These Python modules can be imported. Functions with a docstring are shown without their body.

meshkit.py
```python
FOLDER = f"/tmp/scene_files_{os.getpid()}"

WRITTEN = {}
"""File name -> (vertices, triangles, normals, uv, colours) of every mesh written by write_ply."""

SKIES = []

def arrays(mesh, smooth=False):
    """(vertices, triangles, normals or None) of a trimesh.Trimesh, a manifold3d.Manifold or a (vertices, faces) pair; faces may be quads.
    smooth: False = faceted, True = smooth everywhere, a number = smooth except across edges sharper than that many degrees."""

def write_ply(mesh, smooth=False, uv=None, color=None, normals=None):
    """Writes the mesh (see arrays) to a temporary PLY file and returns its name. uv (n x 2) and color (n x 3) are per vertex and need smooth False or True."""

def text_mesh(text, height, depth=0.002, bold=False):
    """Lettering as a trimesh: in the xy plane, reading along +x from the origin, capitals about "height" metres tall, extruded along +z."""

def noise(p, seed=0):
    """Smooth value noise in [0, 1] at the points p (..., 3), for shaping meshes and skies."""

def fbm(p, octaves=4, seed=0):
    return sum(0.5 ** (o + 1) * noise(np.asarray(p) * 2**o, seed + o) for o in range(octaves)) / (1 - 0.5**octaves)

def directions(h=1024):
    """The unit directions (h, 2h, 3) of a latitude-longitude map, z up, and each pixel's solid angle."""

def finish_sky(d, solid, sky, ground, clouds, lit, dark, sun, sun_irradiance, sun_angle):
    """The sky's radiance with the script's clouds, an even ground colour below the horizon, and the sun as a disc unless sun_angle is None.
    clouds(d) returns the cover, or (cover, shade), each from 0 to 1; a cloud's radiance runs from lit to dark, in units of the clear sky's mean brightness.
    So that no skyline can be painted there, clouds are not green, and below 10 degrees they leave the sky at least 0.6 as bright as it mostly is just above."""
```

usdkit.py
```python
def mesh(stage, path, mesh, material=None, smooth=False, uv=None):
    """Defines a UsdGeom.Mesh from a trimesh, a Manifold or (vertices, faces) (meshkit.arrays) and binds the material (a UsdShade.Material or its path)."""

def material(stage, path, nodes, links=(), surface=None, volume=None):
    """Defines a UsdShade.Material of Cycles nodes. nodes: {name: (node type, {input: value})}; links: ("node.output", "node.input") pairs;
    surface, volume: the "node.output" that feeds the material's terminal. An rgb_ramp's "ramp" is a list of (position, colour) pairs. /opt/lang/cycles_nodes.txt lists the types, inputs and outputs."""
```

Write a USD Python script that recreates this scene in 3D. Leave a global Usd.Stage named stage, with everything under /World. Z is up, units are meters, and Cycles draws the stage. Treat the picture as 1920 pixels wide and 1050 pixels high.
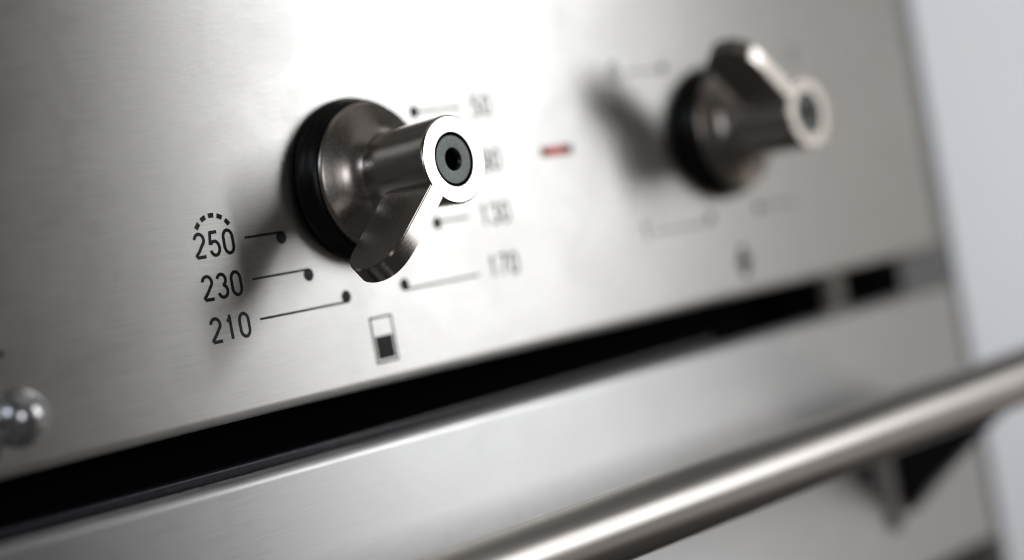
import math
import numpy as np
import trimesh
import manifold3d as m3
import usdkit
from shapely import affinity
from shapely.geometry import LineString, Point, Polygon, box as sbox
from shapely.ops import unary_union
from pxr import Gf, Sdf, Usd, UsdGeom, UsdLux, UsdShade

stage = Usd.Stage.CreateInMemory()
UsdGeom.SetStageUpAxis(stage, UsdGeom.Tokens.z)
UsdGeom.SetStageMetersPerUnit(stage, 1.0)
UsdGeom.Xform.Define(stage, '/World')
UsdGeom.Scope.Define(stage, '/World/Looks')
MM = 0.001

# ---------------------------------------------------------------- camera (x right along the oven, -y out of the panel, z up; the big knob's axis is the origin)
CAM = np.array([-344.594, -355.541, -20.397]) * MM
RIGHT = np.array([0.6543, -0.7351, -0.1773])
UP = np.array([0.1350, -0.1170, 0.9839])
BACK = np.array([-0.7441, -0.6677, 0.0227])
cam = UsdGeom.Camera.Define(stage, '/World/camera')
_b = BACK / np.linalg.norm(BACK)
_r = RIGHT - _b * (RIGHT @ _b); _r /= np.linalg.norm(_r)
_u = np.cross(_b, _r)
cam.AddTransformOp().Set(Gf.Matrix4d(*_r, 0, *_u, 0, *_b, 0, *CAM, 1))
cam.CreateHorizontalApertureAttr(36.0)
cam.CreateVerticalApertureAttr(36.0 * 560 / 1024)
cam.CreateFocalLengthAttr(68.74)
cam.CreateFStopAttr(3.7)
cam.CreateFocusDistanceAttr(0.459)
cam.CreateClippingRangeAttr(Gf.Vec2f(0.01, 100))
cam.CreateExposureAttr(0.0)

# ---------------------------------------------------------------- light: a dim room, a window to the right front, a weaker one behind the camera's left
room = usdkit.material(stage, '/World/Looks/room_light', {'b': ('background_shader', {'color': (1.0, 0.93, 0.87), 'strength': 0.035})}, surface='b.background')
dome = UsdLux.DomeLight.Define(stage, '/World/room_ambience')
UsdShade.MaterialBindingAPI.Apply(dome.GetPrim()).Bind(room)


def lamp(name, pos, target, w, h, intensity, color):
    l = UsdLux.RectLight.Define(stage, '/World/' + name)
    p, t = np.array(pos, float), np.array(target, float)
    z = (p - t) / np.linalg.norm(p - t)
    x = np.cross([0, 0, 1], z); x /= np.linalg.norm(x)
    y = np.cross(z, x)
    l.AddTransformOp().Set(Gf.Matrix4d(*x, 0, *y, 0, *z, 0, *p, 1))
    l.CreateWidthAttr(w); l.CreateHeightAttr(h)
    l.CreateIntensityAttr(intensity); l.CreateColorAttr(Gf.Vec3f(*color))
    return l


lamp('window_light', (1.485, -1.355, 0.42), (0.03, 0, 0.0), 0.47, 0.98, 4.75, (0.985, 0.995, 1.0))
lamp('window_light_left', (-0.75, -1.85, 0.30), (0, 0, 0), 0.42, 0.40, 6.0, (0.95, 0.97, 1.0))
lamp('side_window_light', (-1.7, -0.45, 1.0), (0, 0, 0), 0.50, 0.40, 5.0, (0.80, 0.88, 1.0))
lamp('room_bounce_light', (2.1, -0.98, 0.12), (0.1, 0, 0), 0.95, 0.42, 0.85, (1.0, 0.98, 0.94))
lamp('ceiling_light', (0.9, -0.7, 1.9), (0.9, -0.69, 0), 2.2, 2.2, 0.2, (1.0, 0.97, 0.94))
lamp('floor_bounce_light', (2.2, -0.9, -0.75), (2.2, -0.89, 0), 1.8, 1.5, 0.45, (1.0, 0.92, 0.87))
lamp('wall_wash_light', (1.9, 0.02, 0.2), (1.9, 0.66, 0.2), 1.5, 1.5, 0.98, (0.99, 0.99, 1.0))

# ---------------------------------------------------------------- materials


def steel(name, color, rough, aniso=0.0, tangent=(0, 0, 1), grain=(25, 25, 1800), vary=0.05, bump=0.0, rvary=0.06, smudge=0.0):
    n = {'g': ('geometry', {}),
         'm': ('mapping', {'scale': grain}),
         'n': ('noise_texture', {'scale': 1.0, 'detail': 3.0, 'roughness': 0.6}),
         'r': ('map_range', {'from_min': 0.3, 'from_max': 0.7, 'to_min': rough - rvary, 'to_max': rough + rvary, 'clamp': True}),
         'c': ('rgb_ramp', {'ramp': [(0.3, tuple(x * (1 - vary) for x in color)), (0.7, tuple(min(1, x * (1 + vary)) for x in color))]}),
         't': ('combine_xyz', {'x': tangent[0], 'y': tangent[1], 'z': tangent[2]}),
         'p': ('principled_bsdf', {'metallic': 1.0, 'anisotropic': aniso})}
    l = [('g.position', 'm.vector'), ('m.vector', 'n.vector'), ('n.fac', 'r.value'), ('r.result', 'p.roughness'), ('n.fac', 'c.fac'), ('c.color', 'p.base_color')]
    if smudge > 0:
        n['s'] = ('noise_texture', {'scale': 38.0, 'detail': 5.0, 'roughness': 0.65, 'distortion': 0.6})
        n['q'] = ('map_range', {'from_min': 0.35, 'from_max': 0.68, 'to_min': -smudge, 'to_max': smudge, 'clamp': True})
        n['a'] = ('math', {'math_type': 'add'})
        l.remove(('r.result', 'p.roughness'))
        l += [('g.position', 's.vector'), ('s.fac', 'q.value'), ('q.result', 'a.value1'), ('r.result', 'a.value2'), ('a.value', 'p.roughness')]
    if aniso > 0:
        l.append(('t.vector', 'p.tangent'))
    if bump > 0:
        n['b'] = ('bump', {'strength': 1.0, 'distance': bump})
        l += [('n.fac', 'b.height'), ('b.normal', 'p.normal')]
    return usdkit.material(stage, '/World/Looks/' + name, n, l, surface='p.BSDF')


def plastic(name, color, rough, coat=0.0, spec=0.5):
    return usdkit.material(stage, '/World/Looks/' + name, {
        'g': ('geometry', {}),
        'n': ('noise_texture', {'scale': 900.0, 'detail': 4.0}),
        'r': ('map_range', {'from_min': 0.3, 'from_max': 0.7, 'to_min': max(0.02, rough - 0.05), 'to_max': rough + 0.06, 'clamp': True}),
        'p': ('principled_bsdf', {'base_color': color, 'coat_weight': coat, 'specular_ior_level': spec})},
        [('g.position', 'n.vector'), ('n.fac', 'r.value'), ('r.result', 'p.roughness')], surface='p.BSDF')


M_PANEL = steel('brushed_panel_steel', (0.64, 0.632, 0.62), 0.35, 0.91, (0, 0, 1), (70, 70, 5000), 0.035, 0.0000006, 0.025, 0.022)
M_DOOR = steel('brushed_door_steel', (0.665, 0.665, 0.67), 0.37, 0.90, (0, 0, 1), (70, 70, 5000), 0.035, 0.0000006, 0.025, 0.022)
M_FRAME = steel('frame_steel', (0.21, 0.21, 0.213), 0.5, 0.0, (0, 0, 1), (200, 200, 200), 0.04)
M_NICKEL = steel('satin_nickel', (0.60, 0.56, 0.525), 0.17, 0.0, (0, 0, 1), (1500, 1500, 1500), 0.03, 0.0000008, 0.03)
M_LEVER = steel('lever_nickel', (0.54, 0.50, 0.465), 0.22, 0.0, (0, 0, 1), (1500, 1500, 1500), 0.03, 0.000001, 0.03)
M_FLANGE = steel('turned_nickel', (0.48, 0.435, 0.40), 0.29, 0.0, (0, 0, 1), (1100, 1100, 1100), 0.035, 0.0000015, 0.035)
M_BAR = steel('handle_steel', (0.68, 0.645, 0.62), 0.36, 0.0, (0, 0, 1), (15, 900, 900), 0.05, 0.000003, 0.04)
M_FOOT = steel('cast_foot_metal', (0.66, 0.61, 0.59), 0.48)
M_CHROME = steel('chrome', (0.66, 0.66, 0.68), 0.25, 0.0, (0, 0, 1), (300, 300, 300), 0.01, 0.0, 0.004)
M_SCREW = steel('blackened_screw_steel', (0.080, 0.088, 0.086), 0.30, 0.0, (0, 0, 1), (2500, 2500, 2500), 0.2, 0.000004, 0.08)
M_BLACK = plastic('black_ring_plastic', (0.004, 0.004, 0.004), 0.36, 0.0, 0.3)
M_CAVITY = plastic('black_cavity', (0.002, 0.002, 0.002), 0.7, 0.0, 0.05)
M_GLOSS = plastic('black_enamel', (0.01, 0.010, 0.012), 0.18)
M_BLUE = plastic('dark_blue_enamel', (0.018, 0.018, 0.027), 0.28, 0.0, 0.4)
M_INK = plastic('black_ink', (0.009, 0.010, 0.010), 0.42, 0.0, 0.4)
M_RED = steel('red_lens', (0.36, 0.036, 0.032), 0.36, 0.0, (0, 0, 1), (300, 300, 300), 0.04)
M_WALL = usdkit.material(stage, '/World/Looks/wall_paint', {
    'g': ('geometry', {}), 'n': ('noise_texture', {'scale': 3.0, 'detail': 4.0}),
    'c': ('rgb_ramp', {'ramp': [(0.3, (0.70, 0.72, 0.76)), (0.7, (0.74, 0.76, 0.80))]}),
    'p': ('principled_bsdf', {'roughness': 0.7})}, [('g.position', 'n.vector'), ('n.fac', 'c.fac'), ('c.color', 'p.base_color')], surface='p.BSDF')

# ---------------------------------------------------------------- helpers
BASE = np.array([0.0, 280.0, -760.0])           # the oven's foot, in mm from the knob's axis
used = {}


def numbered(path):
    n = used.get(path, 0); used[path] = n + 1
    return path if n == 0 else f'{path}_{n:03d}'


def say(prim, **kw):
    for k, v in kw.items():
        if v:
            prim.SetCustomDataByKey(k, v)


def put(name, mesh, mat, parent, smooth=30, label=None):
    """One Mesh prim under parent. Vertices are given in mm from the knob's axis."""
    v, f = (np.array(mesh.vertices, float), np.array(mesh.faces)) if isinstance(mesh, trimesh.Trimesh) else (np.array(mesh.to_mesh().vert_properties[:, :3], float), np.array(mesh.to_mesh().tri_verts))
    path = numbered(f'{parent}/{name}')
    usdkit.mesh(stage, path, trimesh.Trimesh((v - BASE) * MM, f, process=False), mat, smooth=smooth)
    say(stage.GetPrimAtPath(path), label=label)
    return path


def lathe(profile, n=128, at=(0, 0)):
    """Profile of (radius, outward distance) turned about the panel's normal through at; outward is -y."""
    t = trimesh.creation.revolve(np.array(profile, float), sections=n)
    R = np.array([[1, 0, 0, at[0]], [0, 0, -1, 0], [0, 1, 0, at[1]], [0, 0, 0, 1]], float)
    t.apply_transform(R)
    t.fix_normals()
    return t


def face_xz(shape, y0, y1):
    """A flat (x, z) outline extruded from depth y0 (front) to y1 (back)."""
    out = []
    for g in getattr(shape, 'geoms', [shape]):
        t = trimesh.creation.extrude_polygon(g, abs(y1 - y0), engine='earcut')
        v = t.vertices.copy()
        t.vertices = np.c_[v[:, 0], max(y0, y1) - v[:, 2], v[:, 1]]
        out.append(t)
    t = trimesh.util.concatenate(out)
    t.fix_normals()
    return t


def block(x0, x1, y0, y1, z0, z1, r=0.8):
    """A box with rounded edges: the hull of eight small spheres."""
    if r <= 0:
        return trimesh.creation.box(bounds=[(x0, y0, z0), (x1, y1, z1)])
    s = m3.Manifold.sphere(r, 16)
    return m3.Manifold.batch_hull([s.translate((x, y, z)) for x in (x0 + r, x1 - r) for y in (y0 + r, y1 - r) for z in (z0 + r, z1 - r)])


def extr_x(profile, x0, x1):
    """A (y, z) outline extruded along x."""
    t = trimesh.creation.extrude_polygon(Polygon(profile), x1 - x0, engine='earcut')
    v = t.vertices.copy()
    t.vertices = np.c_[x0 + v[:, 2], v[:, 0], v[:, 1]]
    t.fix_normals()
    return t


def arc(cx, cy, rx, ry, a0, a1, n=24):
    a = np.radians(np.linspace(a0, a1, n))
    return list(zip(cx + rx * np.cos(a), cy + ry * np.sin(a)))


# digits as pen strokes in a cell 3.6 wide and 6.3 tall
W, H, PEN = 3.55, 6.25, 0.82


def glyph(ch):
    w, h = W - PEN, H - PEN
    c = w / 2
    if ch == '0':
        s = [arc(c, h - c * 1.25, c, c * 1.25, 0, 180) + arc(c, c * 1.25, c, c * 1.25, 180, 360) + [(w, h - c * 1.25)]]
    elif ch == '1':
        s = [[(c * .45, h - 1.15), (c * .85, h - .85), (c * 1.12, h), (c * 1.12, 0)]]
    elif ch == '2':
        s = [arc(c, h - c * 1.02, c, c * 1.02, 172, -28) + [(w * .30, 1.25), (0.05, 0.55), (0.0, 0)], [(0, 0), (w, 0)]]
    elif ch == '3':
        s = [arc(c, h - 1.33, c * .92, 1.33, 165, -80), arc(c, 1.47, c, 1.47, 80, -168)]
    elif ch == '5':
        s = [[(w * .94, h), (w * .2, h), (0.05, h * .47)], arc(c, 1.65, c, 1.65, 142, -165)]
    elif ch == '7':
        s = [[(0, h), (w, h), (w * .55, h * .5), (w * .34, 0)]]
    elif ch == '9':
        s = [arc(c, h - 1.65, c, 1.65, 0, 360), arc(c, 1.6, c, 1.6, -160, 0) + [(w, h - 1.65)]]
    else:
        s = []
    g = unary_union([LineString(x).buffer(PEN / 2, cap_style=2, join_style=1) for x in s])
    return affinity.translate(g, PEN / 2, PEN / 2)


INK_Y = (-0.05, -0.005)


def number(text, right, base, parent, label=None, pitch=4.35):
    g = unary_union([affinity.translate(glyph(c), right - pitch * (len(text) - i) + (pitch - W), base) for i, c in enumerate(text)])
    put('printed_number', face_xz(g, *INK_Y), M_INK, parent, label=label or f'printed number {text}')


def ink(name, shape, parent, label=None):
    return put(name, face_xz(shape, *INK_Y), M_INK, parent, label=label)


# ---------------------------------------------------------------- wall
wall_path = '/World/wall'
usdkit.mesh(stage, wall_path, trimesh.creation.box(bounds=[(-2.5, 0.66, -1.6), (4.5, 0.80, 2.2)]), M_WALL)
say(stage.GetPrimAtPath(wall_path), label='plain pale blue-grey wall behind the right end of the oven', category='wall', kind='structure')

# ---------------------------------------------------------------- oven
ox = UsdGeom.Xform.Define(stage, '/World/oven')
ox.AddTranslateOp().Set(Gf.Vec3d(*(BASE * MM)))
say(ox.GetPrim(), label='stainless steel oven front with two lever knobs above a bar-handled door', category='oven')
OV = '/World/oven'
XL, XR = -300.0, 281.5

# body: side frame seen past the panel's right end, back box of the slot
body = m3.Manifold.batch_boolean([
    block(-318, 303, 6, 560, -755, 74, 1.2),
    m3.Manifold.cube((548, 60, 700)).translate((-286, -20, -708)),
    ], m3.OpType.Subtract)
put('body', body, M_FRAME, OV, label='grey frame edge showing past the right end of the panel')
put('cavity_back', block(-286, 262, 38, 39.8, -120, -30, 0), M_CAVITY, OV, smooth=False)
put('slot_roof', block(-286, 262, 5, 37.5, -52.2, -49, 0), M_CAVITY, OV, smooth=False)
put('slot_end', block(-286, 262, 30, 37.4, -110, -52.6, 0), M_CAVITY, OV, smooth=False)
put('hinge_post', m3.Manifold.batch_hull([m3.Manifold.cylinder(40, 4.0, 4.0, 48).translate((x, y, -92)) for x in (224, 230) for y in (14, 18)]), M_NICKEL, OV, label='light metal post standing in the dark slot under the panel')

# control panel: sheet with a rolled lower edge
ZB, RB = -52.0, 2.6
prof = [(0, 74), (5.5, 74), (5.5, ZB)] + [(RB + RB * math.cos(a), ZB + RB + RB * math.sin(a)) for a in np.radians(np.linspace(270, 180, 14))]
panel = extr_x(prof, XL, XR - 1.0)
CP = put('control_panel', panel, M_PANEL, OV, smooth=40, label='brushed steel control panel printed with black numbers and scale marks')
put('end_trim', block(XR - 0.96, XR + 0.7, -0.25, 5.6, ZB + 0.4, 74, 0.7), M_PANEL, CP, label='folded right edge of the panel')

# prints of the big knob
DOT = 1.6
K1 = {250: -158.3, 230: -135.2, 210: -109.9, 170: -69.1, 130: -27.5, 90: 1.5, 50: 31.85}
P1 = {k: (30 * math.cos(math.radians(a)), 30 * math.sin(math.radians(a))) for k, a in K1.items()}
for k, (x, z) in P1.items():
    ink('scale_dot', Point(x, z).buffer(DOT, 24), CP)
LW = 0.28
for k, xe, dz in ((250, -39.3, 1.3), (230, -39.2, 1.3), (210, -39.1, -1.3), (170, 39.0, -1.3), (130, 39.4, 0.3), (90, 44.5, 0.3), (50, 43.5, 0.0)):
    x, z = P1[k]
    ink('scale_line', sbox(min(x, xe), z + dz - LW, max(x, xe), z + dz + LW), CP)
number('250', -42.6, -13.2, CP, 'printed number 250 under a dashed arc')
number('230', -42.5, -23.2, CP)
number('210', -42.3, -33.2, CP)
number('50', 55.6, 12.6, CP, 'blurred printed number 50')
number('90', 55.6, -2.6, CP, 'blurred printed number 90')
number('130', 55.6, -16.9, CP, 'blurred printed number 130')
number('170', 55.4, -31.0, CP, 'blurred printed number 170')
for i in range(5):
    a = 90 + (i - 2) * 24.5
    c, rr = (-48.3, -9.4), 6.0
    seg = LineString(arc(c[0], c[1], rr, rr, a - 7.6, a + 7.6, 8)).buffer(0.58, cap_style=2)
    ink('arc_dash', seg, CP)
gl = sbox(-3.95, -46.5, 4.1, -34.6)
ink('level_symbol', unary_union([gl.difference(gl.buffer(-0.55, join_style=2)), sbox(-2.95, -45.5, 3.1, -39.6)]), CP, 'printed rectangle symbol, its lower half filled black')
# mark of the next scale, cut by the left edge of the picture
ink('scale_line', sbox(-116, -26.6, -110.4, -25.2), CP)
# prints of the far knob
KX = 157.4
for a, r in ((-112, 28.0), (-58, 30.2), (135, 30.3), (52, 30.2)):
    ink('scale_dot', Point(KX + r * math.cos(math.radians(a)), r * math.sin(math.radians(a))).buffer(DOT, 24), CP)
ink('scale_line', sbox(KX - 39, -27.6, KX - 10.5, -27.0), CP)
ink('scale_line', sbox(KX + 16, -26.2, KX + 38, -25.6), CP)
ink('scale_line', sbox(KX - 40, 20.7, KX - 21.5, 21.3), CP)
number('0', KX - 43.5, 18.4, CP, 'blurred printed zero')
number('1', KX - 41.5, -29.6, CP, 'blurred printed figure')
number('2', KX + 52, 19.0, CP, 'blurred printed figure')
ink('fan_symbol', unary_union([affinity.rotate(Point(KX + 3 + 2.0, -41.5).buffer(1.7, 12), a, origin=(KX + 3, -41.5)) for a in (0, 90, 180, 270)] + [sbox(KX + 1.2, -46.4, KX + 4.8, -36.6)]), CP, 'blurred small black symbol under the far knob')

# red indicator lamp
LP = put('indicator_lamp', block(73.4, 83.0, -0.9, 0.6, -0.35, 2.1, 0.45), M_RED, OV, label='small red indicator lamp between the two knobs')
put('lamp_end', block(83.05, 85.8, -1.1, 0.6, -0.45, 2.2, 0.45), M_BLACK, LP, label='black end of the red lamp')


# ---------------------------------------------------------------- knobs
def knob(cx, ang, label, lever_label):
    at = (cx, 0.0)
    h, rh = 34.9, 10.9
    # shaft with hub face (bored for the screw), slight chamfer on the face rim
    K = put('control_knob', lathe([(0, 11.0), (10.3, 11.0), (10.35, 14), (10.75, 30), (10.9, 34.2), (10.78, 34.6), (10.4, 34.9), (6.75, 34.9), (6.6, 34.7), (6.6, 32.2), (0, 32.2)], 160, at), M_NICKEL, OV, label=label)
    ring = [(0, 0.05), (19.8, 0.05), (20.6, 0.4), (21.0, 1.1), (21.0, 2.1), (20.7, 3.2), (20.4, 3.65), (20.42, 4.0), (20.15, 5.1), (19.6, 6.1), (18.9, 6.6), (17, 6.6), (0, 6.6)]
    put('base_ring', lathe(ring, 160, at), M_BLACK, K, smooth=25, label='black plastic ring against the panel')
    fl = [(0, 6.65), (18.2, 6.65), (18.7, 6.85), (18.85, 7.3), (18.6, 7.8), (18.0, 8.2), (16.0, 9.1), (14.0, 10.1), (12.4, 11.1), (11.2, 12.2), (10.5, 13.4), (10.0, 14.2), (0, 14.2)]
    put('flange', lathe(fl, 160, at), M_FLANGE, K, smooth=35, label='dished metal flange')
    # lever: a flat blade; outline in (radius, outward distance), leaning back, rounded end
    tip = np.array([(19, 34.84), (28.2, 34.84), (33.0, 33.7), (35.6, 30.6), (36.2, 26.4), (35.2, 22.4), (33.0, 19.7), (30.0, 18.5), (24, 18.55)], float)
    for _ in range(4):
        tip = np.vstack([tip[:1], np.stack([0.75 * tip[:-1] + 0.25 * tip[1:], 0.25 * tip[:-1] + 0.75 * tip[1:]], 1).reshape(-1, 2), tip[-1:]])
    P = Polygon([(9.2, 34.84), *map(tuple, tip), (9.2, 18.7)])
    T = 2.5
    lay = []
    for off, ins in ((-T, .42), (-T + .12, .2), (-T + .42, 0), (T - .42, 0), (T - .12, .2), (T, .42)):
        q = np.array(P.buffer(-ins, 12).simplify(0.01).exterior.coords)[:-1] if ins else np.array(P.exterior.coords)[:-1]
        lay.append(np.c_[q[:, 0], np.full(len(q), off), q[:, 1]])
    # (radius, sideways, outward): the blade is convex but for its slightly hollow front, so hull neighbours and join
    solids = [m3.Manifold.batch_boolean([m3.CrossSection([q[:, [0, 2]]], m3.FillRule.NonZero).extrude(lay[i + 1][0, 1] - lay[i][0, 1], scale_top=(1, 1)).translate((0, 0, lay[i][0, 1])) for q in (lay[i] if i < 3 else lay[i + 1],)], m3.OpType.Add) for i in range(5)]
    S = m3.Manifold.batch_boolean(solids, m3.OpType.Add)
    mv = S.to_mesh()
    v = np.array(mv.vert_properties[:, :3]); f = np.array(mv.tri_verts)
    a = math.radians(ang)
    r, o, s = v[:, 0], v[:, 1], v[:, 2]
    w = np.c_[cx + r * math.cos(a) - s * math.sin(a), -o, r * math.sin(a) + s * math.cos(a)]
    t = trimesh.Trimesh(w, f, process=False); t.fix_normals()
    put('lever', t, M_LEVER, K, smooth=40, label=lever_label)
    # screw: disc with a rim groove and a hexagon socket
    sc = lathe([(2.35, 32.3), (6.15, 32.3), (6.15, 34.3), (5.8, 34.6), (3.0, 34.6), (2.75, 34.5), (2.35, 33.9), (2.35, 32.3)], 96, at)
    put('screw', sc, M_SCREW, K, smooth=30, label='dark screw with a recessed socket')
    put('screw_well', face_xz(Point(cx, 0).buffer(6.55, 48).difference(Point(cx, 0).buffer(6.2, 48)), -32.6, -32.25), M_CAVITY, K, smooth=False)
    put('socket_floor', face_xz(Point(cx, 0).buffer(2.5, 24), -32.29, -32.22), M_CAVITY, K, smooth=False)


knob(0.0, -138.0, 'sharp near knob, its lever pointing down left to 230', 'flat lever pointing down left')
knob(KX, 140.0, 'blurred far knob, its lever pointing up left', 'flat lever pointing up left')

# ball knob at the left edge
bc, br = np.array([-114.0, -6.6, -39.7]), 6.15
ball = trimesh.creation.icosphere(5, br)
ball.apply_translation(bc)
BK = put('ball_button', ball, M_CHROME, OV, smooth=True, label='small round chrome button at the left edge of the panel')
put('button_stem', lathe([(0, 0.05), (3.6, 0.05), (3.6, 0.7), (2.6, 1.2), (2.2, 2), (2.2, 5), (0, 5)], 64, (bc[0], bc[2])), M_CHROME, BK)

# ---------------------------------------------------------------- door
YD, ZT, RT = -3.5, -65.0, 2.2
front = [(YD + 9, ZT)] + [(YD + RT + RT * math.cos(a), ZT - RT + RT * math.sin(a)) for a in np.radians(np.linspace(90, 180, 16))] + [(YD, -156.5), (YD + 1.0, -157.5), (YD + 9, -157.5)]
DR = put('door', extr_x(front, XL, 279.0), M_DOOR, OV, smooth=25, label='brushed steel upper strip of the oven door')
put('door_seal', block(-296, 262, YD + 9.1, YD + 11.5, -90, -66.8, 0), M_CAVITY, DR, smooth=False)
put('inner_door', block(-292, 150, YD + 12, YD + 26, -700, -62.3, 1.2), M_BLUE, DR, label='glossy black inside edge of the door')
put('door_glass', block(XL, 279, YD + 0.6, YD + 9, -640, -158.6, 0.6), M_GLOSS, DR, label='dark glass below the steel strip')
put('door_foot', block(XL, 279, YD, YD + 9, -708, -641.2, 0.8), M_DOOR, DR)

# handle: bar, brackets, feet
HY, HZ, HR = -51.5, -94.3, 8.85
bar = trimesh.creation.revolve(np.array([(0, -262), (HR - 1, -262), (HR - .3, -261.6), (HR, -260.8), (HR, 260.8), (HR - .3, 261.6), (HR - 1, 262), (0, 262)], float), sections=128)
v = bar.vertices.copy()
bar.vertices = np.c_[v[:, 2], v[:, 0] + HY, v[:, 1] + HZ]
bar.fix_normals()
HB = put('handle', bar, M_BAR, DR, smooth=30, label='thick round steel bar handle across the door')
for sx in (1, -1):
    g = [(YD + 0.05, -96), (YD + 0.05, -136.5), (YD - 4.0, -135.5), (YD - 18, -123), (HY + 2.5, HZ - 7.6), (HY + 3.0, HZ + 2), (HY + 12, HZ + 2)]
    x0 = 219.0 if sx > 0 else -226.0
    put('handle_bracket', extr_x(g, x0, x0 + 7), M_GLOSS, DR, label='black wedge bracket carrying the bar')
    xf = 211.5 if sx > 0 else -233.5
    ft = m3.Manifold.batch_hull([m3.Manifold.sphere(3.4, 24).translate((xf + 3.4, YD - 0.5, z)) for z in (-98, -137)])
    ft = ft.split_by_plane((0, -1, 0), -YD + 0.0)[0]
    put('bracket_foot', ft, M_FOOT, DR, label='rounded metal foot beside the bracket')
